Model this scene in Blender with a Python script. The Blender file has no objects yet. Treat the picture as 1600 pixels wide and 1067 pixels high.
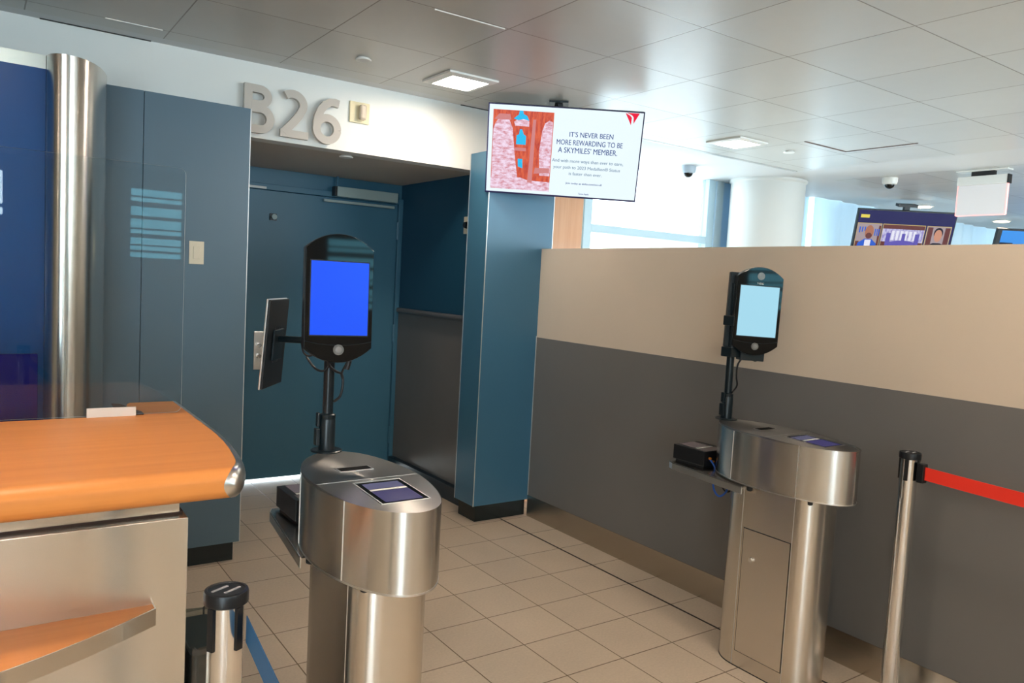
import bpy, bmesh, math, random
from mathutils import Vector, Matrix
random.seed(4)
PI = math.pi
sc = bpy.context.scene
COL = sc.collection

# ------------------------------------------------------------------ materials
def mat(name, col, rough=.5, metal=0., emit=None, es=0., noise=0., nscale=8., bump=0., bscale=40., coat=0., spec=.5, alpha=1., aniso=0., stretch=None, trans=0., ior=1.45):
    m = bpy.data.materials.new(name); m.use_nodes = True
    nt = m.node_tree; N = nt.nodes; L = nt.links
    b = N['Principled BSDF']
    b.inputs['Base Color'].default_value = (*col, 1)
    b.inputs['Roughness'].default_value = rough
    b.inputs['Metallic'].default_value = metal
    b.inputs['Specular IOR Level'].default_value = spec
    b.inputs['Coat Weight'].default_value = coat
    b.inputs['Coat Roughness'].default_value = .05
    b.inputs['Anisotropic'].default_value = aniso
    b.inputs['Alpha'].default_value = alpha
    b.inputs['Transmission Weight'].default_value = trans
    b.inputs['IOR'].default_value = ior
    if emit:
        b.inputs['Emission Color'].default_value = (*emit, 1)
        b.inputs['Emission Strength'].default_value = es
    if noise or bump:
        tc = N.new('ShaderNodeTexCoord'); mp = N.new('ShaderNodeMapping')
        L.new(tc.outputs['Object'], mp.inputs['Vector'])
        if stretch: mp.inputs['Scale'].default_value = stretch
    if noise:
        n = N.new('ShaderNodeTexNoise'); n.inputs['Scale'].default_value = nscale; n.inputs['Detail'].default_value = 4
        L.new(mp.outputs[0], n.inputs['Vector'])
        r = N.new('ShaderNodeMapRange'); r.inputs['From Min'].default_value = .3; r.inputs['From Max'].default_value = .7
        r.inputs['To Min'].default_value = 1 - noise; r.inputs['To Max'].default_value = 1 + noise
        L.new(n.outputs['Fac'], r.inputs['Value'])
        mx = N.new('ShaderNodeVectorMath'); mx.operation = 'SCALE'; mx.inputs[0].default_value = col
        L.new(r.outputs[0], mx.inputs['Scale']); L.new(mx.outputs[0], b.inputs['Base Color'])
    if bump:
        n2 = N.new('ShaderNodeTexNoise'); n2.inputs['Scale'].default_value = bscale; n2.inputs['Detail'].default_value = 3
        L.new(mp.outputs[0], n2.inputs['Vector'])
        bp = N.new('ShaderNodeBump'); bp.inputs['Strength'].default_value = bump; bp.inputs['Distance'].default_value = .002
        L.new(n2.outputs['Fac'], bp.inputs['Height']); L.new(bp.outputs[0], b.inputs['Normal'])
    return m

def grid_mat(name, col, px, py, ox, oy, line, linecol, rough, speckle=.06, tvar=.04, ntilt=0., metal=0., spec=.5, sscale=90., patch=.05):
    """tiles drawn from world position: period px, py, offset ox, oy"""
    m = mat(name, col, rough, metal, spec=spec); nt = m.node_tree; N = nt.nodes; L = nt.links; b = N['Principled BSDF']
    g = N.new('ShaderNodeNewGeometry'); s = N.new('ShaderNodeSeparateXYZ'); L.new(g.outputs['Position'], s.inputs[0])
    def M(op, a, b_=None, c=None):
        n = N.new('ShaderNodeMath'); n.operation = op
        for i, v in enumerate((a, b_, c)):
            if v is None: continue
            if isinstance(v, (int, float)): n.inputs[i].default_value = v
            else: L.new(v, n.inputs[i])
        return n.outputs[0]
    u = M('DIVIDE', M('SUBTRACT', s.outputs[0], ox), px); v = M('DIVIDE', M('SUBTRACT', s.outputs[1], oy), py)
    du = M('MULTIPLY', M('PINGPONG', u, .5), px); dv = M('MULTIPLY', M('PINGPONG', v, .5), py)
    d = M('MINIMUM', du, dv)
    lm = N.new('ShaderNodeMapRange'); lm.interpolation_type = 'SMOOTHSTEP'
    lm.inputs['From Min'].default_value = line * .35; lm.inputs['From Max'].default_value = line * .65
    L.new(d, lm.inputs['Value'])                      # 0 on a joint, 1 inside a tile
    cx = N.new('ShaderNodeCombineXYZ'); L.new(M('FLOOR', u), cx.inputs[0]); L.new(M('FLOOR', v), cx.inputs[1])
    wn = N.new('ShaderNodeTexWhiteNoise'); wn.noise_dimensions = '3D'; L.new(cx.outputs[0], wn.inputs['Vector'])
    ns = N.new('ShaderNodeTexNoise'); ns.inputs['Scale'].default_value = sscale; ns.inputs['Detail'].default_value = 5; L.new(g.outputs['Position'], ns.inputs['Vector'])
    n3 = N.new('ShaderNodeTexNoise'); n3.inputs['Scale'].default_value = 2.3; n3.inputs['Detail'].default_value = 3; L.new(g.outputs['Position'], n3.inputs['Vector'])
    fac = M('ADD', M('ADD', M('MULTIPLY', M('SUBTRACT', ns.outputs['Fac'], .5), speckle * 4), M('MULTIPLY', M('SUBTRACT', wn.outputs['Value'], .5), tvar * 2)),
            M('ADD', M('MULTIPLY', M('SUBTRACT', n3.outputs['Fac'], .5), patch * 4), 1.0))
    sv = N.new('ShaderNodeVectorMath'); sv.operation = 'SCALE'; sv.inputs[0].default_value = col; L.new(fac, sv.inputs['Scale'])
    mx = N.new('ShaderNodeMix'); mx.data_type = 'RGBA'; mx.inputs[6].default_value = (*linecol, 1)
    L.new(lm.outputs[0], mx.inputs[0]); L.new(sv.outputs[0], mx.inputs[7]); L.new(mx.outputs[2], b.inputs['Base Color'])
    bp = N.new('ShaderNodeBump'); bp.inputs['Strength'].default_value = .5; bp.inputs['Distance'].default_value = .003
    L.new(lm.outputs[0], bp.inputs['Height'])
    if ntilt:
        sb = N.new('ShaderNodeVectorMath'); sb.operation = 'SUBTRACT'; L.new(wn.outputs['Color'], sb.inputs[0]); sb.inputs[1].default_value = (.5, .5, .5)
        sl = N.new('ShaderNodeVectorMath'); sl.operation = 'SCALE'; L.new(sb.outputs[0], sl.inputs[0]); sl.inputs['Scale'].default_value = ntilt
        ad = N.new('ShaderNodeVectorMath'); ad.operation = 'ADD'; L.new(sl.outputs[0], ad.inputs[0]); L.new(g.outputs['Normal'], ad.inputs[1])
        nm = N.new('ShaderNodeVectorMath'); nm.operation = 'NORMALIZE'; L.new(ad.outputs[0], nm.inputs[0]); L.new(nm.outputs[0], bp.inputs['Normal'])
    L.new(bp.outputs[0], b.inputs['Normal'])
    return m

def wood_mat(name, c1, c2, scale, rough=.3, coat=.3):
    m = mat(name, c1, rough, coat=coat); nt = m.node_tree; N = nt.nodes; L = nt.links; b = N['Principled BSDF']
    tc = N.new('ShaderNodeTexCoord'); mp = N.new('ShaderNodeMapping'); mp.inputs['Scale'].default_value = scale
    L.new(tc.outputs['Object'], mp.inputs[0])
    n = N.new('ShaderNodeTexNoise'); n.inputs['Scale'].default_value = 1; n.inputs['Detail'].default_value = 6; n.inputs['Roughness'].default_value = .6
    L.new(mp.outputs[0], n.inputs['Vector'])
    cr = N.new('ShaderNodeValToRGB'); cr.color_ramp.elements[0].position = .3; cr.color_ramp.elements[1].position = .7
    cr.color_ramp.elements[0].color = (*c2, 1); cr.color_ramp.elements[1].color = (*c1, 1)
    L.new(n.outputs['Fac'], cr.inputs[0]); L.new(cr.outputs[0], b.inputs['Base Color'])
    return m

def steel_mat(name, col, rough, stretch):
    """brushed steel: streaks along the un-stretched axis vary roughness"""
    m = mat(name, col, rough, 1.0); nt = m.node_tree; N = nt.nodes; L = nt.links; b = N['Principled BSDF']
    b.inputs['Anisotropic'].default_value = .8; b.inputs['Anisotropic Rotation'].default_value = 0.25
    tg = N.new('ShaderNodeTangent'); tg.direction_type = 'RADIAL'; tg.axis = 'Z'; L.new(tg.outputs[0], b.inputs['Tangent'])
    return m

def pane_mat(name, tint, refl=1.0, rough=0.0):
    """thin clear sheet: straight-through transparency plus a Fresnel reflection"""
    m = bpy.data.materials.new(name); m.use_nodes = True; nt = m.node_tree; N = nt.nodes; L = nt.links
    N.remove(N['Principled BSDF']); out = N['Material Output']
    t = N.new('ShaderNodeBsdfTransparent'); t.inputs[0].default_value = (*tint, 1)
    gl = N.new('ShaderNodeBsdfGlossy'); gl.inputs['Roughness'].default_value = rough
    fr = N.new('ShaderNodeFresnel'); fr.inputs['IOR'].default_value = 1.49
    mu = N.new('ShaderNodeMath'); mu.operation = 'MULTIPLY'; mu.inputs[1].default_value = refl; L.new(fr.outputs[0], mu.inputs[0])
    mx = N.new('ShaderNodeMixShader'); L.new(mu.outputs[0], mx.inputs[0]); L.new(t.outputs[0], mx.inputs[1]); L.new(gl.outputs[0], mx.inputs[2])
    L.new(mx.outputs[0], out.inputs[0])
    return m

def curtain_mat(name, col):
    m = bpy.data.materials.new(name); m.use_nodes = True; nt = m.node_tree; N = nt.nodes; L = nt.links
    N.remove(N['Principled BSDF']); out = N['Material Output']
    d = N.new('ShaderNodeBsdfDiffuse'); d.inputs[0].default_value = (*col, 1)
    t = N.new('ShaderNodeBsdfTranslucent'); t.inputs[0].default_value = (*col, 1)
    mx = N.new('ShaderNodeMixShader'); mx.inputs[0].default_value = CURTAIN_T
    L.new(d.outputs[0], mx.inputs[1]); L.new(t.outputs[0], mx.inputs[2]); L.new(mx.outputs[0], out.inputs[0])
    return m
CURTAIN_T = .13

def screen(name, col, s):
    m = mat(name, (.004, .004, .004), .2, spec=.25, emit=col, es=s * .34); return m

M = dict(
    white_wall=mat('white_wall', (.76, .77, .74), .6, noise=.015, nscale=3),
    plaster=mat('ceiling_plaster', (.60, .61, .61), .55, noise=.015, nscale=3),
    column=mat('column_paint', (.60, .61, .59), .6),
    soffit=mat('soffit', (.62, .57, .50), .6),
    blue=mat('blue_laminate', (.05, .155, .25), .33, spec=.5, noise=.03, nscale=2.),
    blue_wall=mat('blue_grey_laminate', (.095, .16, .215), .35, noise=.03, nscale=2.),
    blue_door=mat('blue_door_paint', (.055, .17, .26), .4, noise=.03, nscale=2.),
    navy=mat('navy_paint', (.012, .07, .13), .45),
    niche_grey=mat('niche_grey_laminate', (.16, .15, .145), .35, noise=.05, nscale=3),
    niche_base=mat('niche_base', (.006, .02, .035), .3),
    beige=mat('beige_laminate', (.61, .53, .435), .38, noise=.02, nscale=2.),
    grey=mat('grey_laminate', (.155, .154, .15), .36, noise=.03, nscale=2.),
    black_base=mat('black_rubber_base', (.006, .012, .013), .25),
    edge=mat('aluminium_edge', (.62, .64, .64), .35, metal=.6),
    floor=grid_mat('floor_tiles', (.60, .49, .375), .305, .305, 0, 0, .005, (.17, .115, .06), .32, speckle=.07, tvar=.035, spec=.4),
    ceiling=grid_mat('ceiling_tiles', (.52, .525, .50), .597, .608, -.027, .045, .006, (.2, .18, .15), .33, speckle=.01, tvar=.03, ntilt=.012, metal=0., spec=.5, sscale=20, patch=.03),
    groove=mat('dark_joint', (.02, .015, .01), .5),
    steel=steel_mat('brushed_steel', (.64, .62, .58), .26, (600, 600, 6)),
    steel_flat=steel_mat('brushed_steel_flat', (.62, .59, .54), .22, (8, 8, 500)),
    steel_v=steel_mat('brushed_steel_vertical', (.72, .68, .62), .27, (500, 500, 4)),
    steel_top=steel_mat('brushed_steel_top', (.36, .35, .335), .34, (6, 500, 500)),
    steel_kick=steel_mat('steel_kick_plate', (.52, .47, .40), .25, (400, 3, 400)),
    chrome=mat('polished_steel', (.75, .75, .74), .14, 1.0),
    alu=mat('satin_aluminium', (.72, .71, .69), .28, 1.0),
    black=mat('black_plastic', (.008, .009, .011), .35),
    black_gloss=mat('black_gloss', (.004, .005, .006), .04, spec=.4),
    black_metal=mat('black_powder_coat', (.006, .012, .016), .28, spec=.45),
    rubber=mat('black_rubber', (.01, .01, .01), .55),
    wood=wood_mat('orange_cherry_laminate', (.80, .31, .08), (.72, .26, .06), (1.6, 30, 30), .42, 0),
    wood_panel=wood_mat('cherry_wall_panel', (.60, .32, .17), (.52, .25, .12), (30, 30, 1.2), .4, .1),
    letter=mat('warm_grey_letter', (.50, .46, .41), .45),
    cream=mat('cream_plastic', (.70, .62, .40), .45),
    ivory=mat('ivory_plastic', (.70, .64, .50), .4),
    off_white=mat('off_white_plastic', (.75, .75, .72), .4),
    closer=mat('closer_paint', (.38, .48, .47), .4),
    lamp=mat('lamp_diffuser', (.9, .85, .78), .4, emit=(1, .84, .69), es=28.),
    lamp_far=mat('downlight_glow', (.9, .8, .6), .4, emit=(1, .72, .42), es=14.),
    frame=mat('window_frame', (.45, .60, .68), .4),  # bloom from the backlight is put into this lightened colour
    mull=mat('window_mullion', (.5, .64, .72), .4),
    curtain=curtain_mat('sheer_curtain', (.50, .64, .74)),
    acrylic=pane_mat('clear_acrylic', (.93, .96, .97), .7),
    acrylic_edge=mat('acrylic_edge', (.88, .94, .95), .2),  # pale colour stands in for the bright highlight along the edge
    tinted=pane_mat('tinted_glass', (.32, .52, .56), .8),
    glass=pane_mat('window_glass', (.93, .97, .98), .8),
    sign_blue=mat('blue_sign_panel', (.001, .06, .22), .3, spec=.25, noise=.05, nscale=3),
    navy_card=mat('navy_panel', (.001, .001, .11), .6, spec=.1),
    strap_blue=mat('blue_belt', (.012, .105, .25), .6),
    strap_red=mat('red_belt', (.82, .035, .018), .55),
    cable=mat('black_cable', (.008, .008, .01), .4),
    cable_blue=mat('blue_cable', (.02, .12, .55), .45),
    liner=pane_mat('clear_bin_liner', (.55, .6, .58), 2.5, .25),
    bin=mat('dark_bin', (.02, .03, .025), .4),
    dark_glass=mat('smoked_glass', (.012, .013, .02), .06, coat=.5),
    blue_screen=screen('blue_screen', (.012, .09, .95), 1.0),
    pale_screen=screen('pale_screen', (.36, .66, .80), 1.0),
    violet=screen('scanner_glow', (.10, .085, .36), .32),
    glow_sign=mat('frosted_acrylic', (.66, .65, .66), .35, emit=(1, .93, .94), es=.04),
    pink_edge=mat('pink_lit_edge', (.9, .4, .4), .4, emit=(1, .35, .32), es=.35),
    orange_led=mat('orange_plug', (.8, .25, .02), .4),
    far_wall=mat('far_wall', (.42, .37, .30), .6),
)
scr = {k: screen('screen_' + k, c, 1.0) for k, c in dict(
    white=(.80, .92, .98), navy_text=(.02, .06, .25), grey_text=(.16, .26, .36), red=(.80, .01, .05),
    orange=(.72, .13, .06), pink=(.78, .52, .68), cyan=(.02, .50, .85), rose=(.60, .22, .22), lightpink=(.86, .70, .85),
    navy=(.006, .005, .085), black=(.004, .003, .02), yellow=(.75, .62, .08), gold=(.55, .42, .15), skin=(.38, .15, .09), skin_light=(.55, .26, .17),
    suit=(.02, .10, .55), shirt=(.75, .75, .85), studio=(.55, .55, .75), brown=(.12, .03, .03), shelf=(.35, .28, .30), blue=(.04, .28, .80), desk=(.10, .08, .40)).items()}

def grain(m, c2, scale, lo=.42, hi=.62):
    nt = m.node_tree; N = nt.nodes; L = nt.links; b = N['Principled BSDF']
    tc = N.new('ShaderNodeTexCoord'); mp = N.new('ShaderNodeMapping'); mp.inputs['Scale'].default_value = scale; L.new(tc.outputs['Object'], mp.inputs[0])
    n = N.new('ShaderNodeTexNoise'); n.inputs['Scale'].default_value = 1; n.inputs['Detail'].default_value = 6; n.inputs['Roughness'].default_value = .7; L.new(mp.outputs[0], n.inputs['Vector'])
    cr = N.new('ShaderNodeValToRGB'); cr.color_ramp.elements[0].position = lo; cr.color_ramp.elements[1].position = hi
    cr.color_ramp.elements[0].color = b.inputs['Emission Color'].default_value; cr.color_ramp.elements[1].color = (*c2, 1)
    L.new(n.outputs['Fac'], cr.inputs[0]); L.new(cr.outputs[0], b.inputs['Emission Color'])
grain(scr['lightpink'], (.62, .25, .30), (26, 1, 60)); grain(scr['orange'], (.45, .05, .04), (60, 1, 14)); grain(scr['studio'], (.25, .2, .5), (40, 1, 20))

# ------------------------------------------------------------------ mesh tools
def link(name, bm, m, parent=None, bevel=0., seg=2, smooth=False, loc=None, angle=35):
    me = bpy.data.meshes.new(name)
    bmesh.ops.recalc_face_normals(bm, faces=bm.faces)
    bm.to_mesh(me); bm.free()
    o = bpy.data.objects.new(name, me); COL.objects.link(o)
    for mm in (m if isinstance(m, (list, tuple)) else [m]): me.materials.append(mm)
    if parent: o.parent = parent
    if loc: o.location = loc
    if smooth:
        for p in me.polygons: p.use_smooth = True
        me.set_sharp_from_angle(angle=math.radians(angle))
    if bevel:
        b = o.modifiers.new('bevel', 'BEVEL'); b.width = bevel; b.segments = seg; b.limit_method = 'ANGLE'; b.angle_limit = math.radians(40)
        b.harden_normals = False
    return o
def box(bm, x0, x1, y0, y1, z0, z1, mi=0):
    v = [bm.verts.new((x, y, z)) for z in (z0, z1) for y in (y0, y1) for x in (x0, x1)]
    for f in ((0, 2, 3, 1), (4, 5, 7, 6), (0, 1, 5, 4), (2, 6, 7, 3), (0, 4, 6, 2), (1, 3, 7, 5)):
        bm.faces.new([v[i] for i in f]).material_index = mi
def boxo(name, m, x0, x1, y0, y1, z0, z1, parent=None, bevel=0., loc=None):
    bm = bmesh.new(); box(bm, x0, x1, y0, y1, z0, z1); return link(name, bm, m, parent, bevel, loc=loc)
def prism(bm, pts, z0, z1, axis='z', cap=True):
    """extrude an outline; axis z: pts=(x,y); axis y: pts=(x,z); axis x: pts=(y,z)"""
    def P(p, h): return (p[0], p[1], h) if axis == 'z' else ((p[0], h, p[1]) if axis == 'y' else (h, p[0], p[1]))
    a = [bm.verts.new(P(p, z0)) for p in pts]; b = [bm.verts.new(P(p, z1)) for p in pts]; n = len(pts)
    for i in range(n): bm.faces.new((a[i], a[(i + 1) % n], b[(i + 1) % n], b[i]))
    if cap: bm.faces.new(a[::-1]); bm.faces.new(b)
    return a, b
def lathe(bm, prof, n=32, cx=0, cy=0, close=True):
    rings = []
    for r, z in prof:
        rings.append([bm.verts.new((cx + r * math.cos(2 * PI * i / n), cy + r * math.sin(2 * PI * i / n), z)) for i in range(n)])
    for a, b in zip(rings, rings[1:]):
        for i in range(n): bm.faces.new((a[i], a[(i + 1) % n], b[(i + 1) % n], b[i]))
    if close: bm.faces.new(rings[0][::-1]); bm.faces.new(rings[-1])
def cyl(bm, p0, p1, r, n=16, r1=None):
    p0 = Vector(p0); p1 = Vector(p1); d = (p1 - p0).normalized(); u = d.orthogonal().normalized(); w = d.cross(u); r1 = r if r1 is None else r1
    a = [bm.verts.new(p0 + r * (math.cos(2 * PI * i / n) * u + math.sin(2 * PI * i / n) * w)) for i in range(n)]
    b = [bm.verts.new(p1 + r1 * (math.cos(2 * PI * i / n) * u + math.sin(2 * PI * i / n) * w)) for i in range(n)]
    for i in range(n): bm.faces.new((a[i], a[(i + 1) % n], b[(i + 1) % n], b[i]))
    bm.faces.new(a[::-1]); bm.faces.new(b)
def tube(bm, pts, r, n=8, sub=6):
    P = [Vector(p) for p in pts]; Q = []
    for i in range(len(P) - 1):
        p0, p1, p2, p3 = P[max(i - 1, 0)], P[i], P[i + 1], P[min(i + 2, len(P) - 1)]
        for k in range(sub):
            t = k / sub
            Q.append(.5 * ((2 * p1) + (-p0 + p2) * t + (2 * p0 - 5 * p1 + 4 * p2 - p3) * t * t + (-p0 + 3 * p1 - 3 * p2 + p3) * t ** 3))
    Q.append(P[-1]); rings = []; u = None
    for i, q in enumerate(Q):
        d = (Q[min(i + 1, len(Q) - 1)] - Q[max(i - 1, 0)]).normalized()
        u = d.orthogonal().normalized() if u is None else (u - u.dot(d) * d).normalized()
        w = d.cross(u)
        rings.append([bm.verts.new(q + r * (math.cos(2 * PI * k / n) * u + math.sin(2 * PI * k / n) * w)) for k in range(n)])
    for a, b in zip(rings, rings[1:]):
        for i in range(n): bm.faces.new((a[i], a[(i + 1) % n], b[(i + 1) % n], b[i]))
    bm.faces.new(rings[0][::-1]); bm.faces.new(rings[-1])
def supere(a, b0, b1, e, n=72):
    """egg outline: half-width a, back reach b1 (+y), front reach b0 (-y)"""
    out = []
    for i in range(n):
        t = 2 * PI * i / n; c, s = math.cos(t), math.sin(t); b = b1 if s > 0 else b0
        out.append((a * math.copysign(abs(c) ** (2 / e), c), b * math.copysign(abs(s) ** (2 / e), s)))
    return out

def empty(name, label, cat, loc=(0, 0, 0), rot=(0, 0, 0), group=None):
    o = bpy.data.objects.new(name, None); COL.objects.link(o); o.empty_display_size = .1
    o.location = loc; o.rotation_euler = rot; return tag(o, label, cat, group)
def tag(o, label, cat, group=None):
    o['label'] = label; o['category'] = cat
    if group: o['group'] = group
    return o
def struct(o):
    o['kind'] = 'structure'; return o
def dup(root, loc=None, rot=None):
    def cp(o, par):
        c = o.copy(); COL.objects.link(c)
        if par: c.parent = par
        for ch in list(o.children): cp(ch, c)
        return c
    r = cp(root, None)
    if loc: r.location = loc
    if rot: r.rotation_euler = rot
    return r
def text(name, body, m, size, parent=None, loc=(0, 0, 0), rot=(PI / 2, 0, 0), extrude=0., offset=0., sx=1., align='CENTER', fit=None, fat=0):
    cu = bpy.data.curves.new(name, 'FONT'); cu.body = body; cu.size = size; cu.extrude = extrude; cu.offset = offset
    cu.align_x = align; cu.resolution_u = 6
    t = bpy.data.objects.new(name + '_src', cu); COL.objects.link(t)
    dg = bpy.context.evaluated_depsgraph_get(); dg.update()
    me = bpy.data.meshes.new_from_object(t.evaluated_get(dg)); bpy.data.objects.remove(t); bpy.data.curves.remove(cu)
    if fit:       # stretch to (width, height)
        xs = [v.co.x for v in me.vertices]; ys = [v.co.y for v in me.vertices]
        w = max(xs) - min(xs); h = max(ys) - min(ys); x0 = min(xs); y0 = min(ys)
        for v in me.vertices:
            if fit[0]: v.co.x = (v.co.x - x0 - w / 2) * fit[0] / w
            if fit[1]: v.co.y = (v.co.y - y0) * fit[1] / h
    else:
        for v in me.vertices: v.co.x *= sx
    if fat:       # heavier strokes: a second copy beside the first
        b2 = bmesh.new(); b2.from_mesh(me); g2 = bmesh.ops.duplicate(b2, geom=list(b2.verts) + list(b2.edges) + list(b2.faces))
        bmesh.ops.translate(b2, verts=[v for v in g2['geom'] if isinstance(v, bmesh.types.BMVert)], vec=(fat, fat * .3, .0002)); b2.to_mesh(me); b2.free()
    me.materials.clear(); me.materials.append(m); me.name = name
    o = bpy.data.objects.new(name, me); COL.objects.link(o); o.location = loc; o.rotation_euler = rot
    if parent: o.parent = parent
    return o

# ================================================================== SETTING
YW, ZC = .30, 2.73          # white gate wall plane, ceiling height
XP = .52                    # partition face
X0, X1, YR, YB = -8.0, 16.0, -9.0, 1.20
# floor
struct(boxo('floor', M['floor'], X0, X1, YR, 2.6, -.1, 0))
struct(boxo('trim_floor_joint', M['groove'], .304, .314, YR, .035, -.01, .0012))
# ceiling: tiled fields and smooth plaster
struct(boxo('ceiling', M['ceiling'], X0, 3.47, YR, .20, ZC, ZC + .1))
bm = bmesh.new(); box(bm, X0, 3.47, .2001, YW, ZC + .0, ZC + .1); box(bm, .9, 3.47, YW, YB + .1, ZC, ZC + .1); box(bm, 3.4701, 4.10, YR, YB + .1, ZC, ZC + .1); box(bm, 4.1001, X1, .25, YB + .1, ZC, ZC + .1)
struct(link('ceiling_plaster', bm, M['plaster']))
struct(boxo('ceiling_far', M['ceiling'], 4.1002, X1, YR, .2499, ZC, ZC + .1))
bm = bmesh.new(); box(bm, .9, 3.47, .195, .207, ZC - .004, ZC + .02); box(bm, .9, 3.47, .225, .231, ZC - .003, ZC + .02)
struct(link('trim_ceiling_track', bm, M['edge']))
bm = bmesh.new(); box(bm, -2.35, -1.86, .285, .298, ZC - .003, ZC); box(bm, .0, .8, .285, .298, ZC - .003, ZC); struct(link('trim_ceiling_gap', bm, M['groove']))
# white gate wall and soffit
struct(boxo('wall_gate', M['white_wall'], X0, 1.02, YW, YW + .12, 2.322, 3.2))
struct(boxo('ceiling_soffit', M['soffit'], -2.2, .4, YW + .1201, 1.75, 2.33, 2.45))
struct(boxo('wall_gate_left', M['white_wall'], X0, -1.50, YW, YW + .12, 0, 2.3219))
# blue wall left of the doorway, two panels
bm = bmesh.new(); box(bm, X0, -1.932, .02, YW - .002, .11, 2.42); box(bm, -1.929, -1.423, .018, YW - .002, .11, 2.42)
struct(link('wall_left', bm, M['blue_wall']))
struct(boxo('trim_left_edge', M['edge'], -1.4229, -1.419, .018, YW - .002, .11, 2.42))
struct(boxo('baseboard_left', M['black_base'], X0, -1.445, .055, YW - .01, 0, .11))
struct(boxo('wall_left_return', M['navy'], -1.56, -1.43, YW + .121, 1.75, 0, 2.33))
# pillar right of the doorway
o = boxo('pillar', M['blue'], .077, .605, .02, YW - .04, .115, 2.42); struct(o)
bm = bmesh.new(); box(bm, .0745, .0795, .0175, .0225, .115, 2.42); box(bm, .602, .607, .0175, .0225, 1.83, 2.42); box(bm, .0745, .0775, .2555, .2605, .115, 2.42); box(bm, .5145, .519, .0165, .02, .145, 1.24)
struct(link('trim_pillar_edges', bm, M['edge']))
struct(boxo('baseboard_pillar', M['black_base'], .112, .515, .05, YW - .04, 0, .115))
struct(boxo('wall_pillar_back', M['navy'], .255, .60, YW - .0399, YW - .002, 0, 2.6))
# doorway niche right wall
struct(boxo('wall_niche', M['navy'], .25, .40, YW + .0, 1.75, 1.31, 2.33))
struct(boxo('wall_niche_lower', M['niche_grey'], .245, .40, YW + .0, 1.60, .11, 1.3099))
struct(boxo('baseboard_niche', M['niche_base'], .20, .40, YW + .0, 1.55, 0, .11))
# door wall
struct(boxo('wall_door', M['blue_door'], -1.43, .25, 1.60, 1.72, 2.215, 2.33))
# ---- door_1: frame, leaf, hardware
d1 = empty('door_1', 'teal blue steel door at the end of the doorway under the soffit', 'door', (-.38, 1.58, 0)); d1['kind'] = 'structure'
bm = bmesh.new()
box(bm, -1.05, .630, -.02, .10, 2.172, 2.215); box(bm, .592, .63, -.02, .10, 0, 2.175); box(bm, -1.05, -.81, -.02, .10, 0, 2.175); box(bm, -1.05, .63, .047, .12, 2.12, 2.18); box(bm, .56, .63, .047, .12, 0, 2.172); box(bm, -1.05, -.78, .047, .12, 0, 2.172)
link('door_frame', bm, M['blue_door'], d1, .003)
boxo('door_leaf', M['blue_door'], -.805, .588, 0, .045, .018, 2.170, d1, .002)
for k, z in enumerate((1.96, 1.13, .285)):
    bm = bmesh.new(); cyl(bm, (.590, -.008, z - .07), (.590, -.008, z + .07), .008, 10); link('hinge', bm, M['blue_door'], d1, smooth=True)
bm = bmesh.new(); box(bm, -.535, -.465, -.006, 0, .848, 1.132)
lp = link('lock_plate', bm, M['alu'], d1, .002); lp['label'] = 'pale metal lock plate'
for z in (1.03, .95):
    bm = bmesh.new(); cyl(bm, (-.50, -.006, z), (-.50, -.03, z), .016, 16); link('lock_cylinder', bm, M['chrome'], lp, smooth=True)
bm = bmesh.new(); box(bm, -.445, -.395, -.012, 0, 1.955, 2.005); ds = link('viewer_plate', bm, M['black'], d1, .002)
bm = bmesh.new(); cyl(bm, (-.418, -.012, 1.98), (-.418, -.03, 1.98), .02, 20); link('door_viewer', bm, M['closer'], ds, smooth=True)
bm = bmesh.new(); box(bm, .04, .55, -.08, -.02, 2.176, 2.252); cl = link('door_closer', bm, M['closer'], d1, .004); cl['label'] = 'grey green door closer body'
boxo('closer_arm', M['closer'], -.05, .54, -.045, -.02, 2.130, 2.150, d1, .002)
bm = bmesh.new(); box(bm, .02, .04, -.08, -.02, 2.18, 2.25); link('closer_end_cap', bm, M['black'], cl)
boxo('door_conduit', M['blue_door'], .05, .066, -.035, -.02, 2.252, 2.33, d1)
bm = bmesh.new(); box(bm, -.62, -.48, -.024, -.02, 2.176, 2.192); link('alarm_contact', bm, M['off_white'], d1)
# handrail in the niche
bm = bmesh.new(); cyl(bm, (.215, .32, 1.322), (.215, 1.50, 1.322), .02, 16)
bmesh.ops.create_uvsphere(bm, u_segments=16, v_segments=8, radius=.02, matrix=Matrix.Translation((.215, 1.50, 1.322)))
for y in (.5, 1.3): cyl(bm, (.215, y, 1.322), (.25, y, 1.322), .009, 8)
tag(link('handrail', bm, mat('bronze_rail', (.12, .12, .125), .35), smooth=True), 'dark grey round bumper rail along the right side of the door recess', 'handrail')
# partition
struct(boxo('wall_right', M['beige'], XP, XP + .10, YR, .0195, 1.232, 1.828))
struct(boxo('wall_right_lower', M['grey'], XP - .001, XP + .10, YR, .0195, .145, 1.2319))
struct(boxo('baseboard_right', M['steel_kick'], XP - .004, XP + .10, YR, .0195, 0, .1449))
# wood wall beyond the pillar
struct(boxo('wall_wood', M['wood_panel'], .60, 1.09, YW - .001, YW + .12, 0, 2.3219))
struct(boxo('wall_wood_top', M['wood_panel'], 1.0201, 1.09, YW, YW + .12, 2.322, ZC))
struct(boxo('wall_behind_wood', M['white_wall'], .91, 1.03, YW + .1201, YB, 0, ZC))
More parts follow.
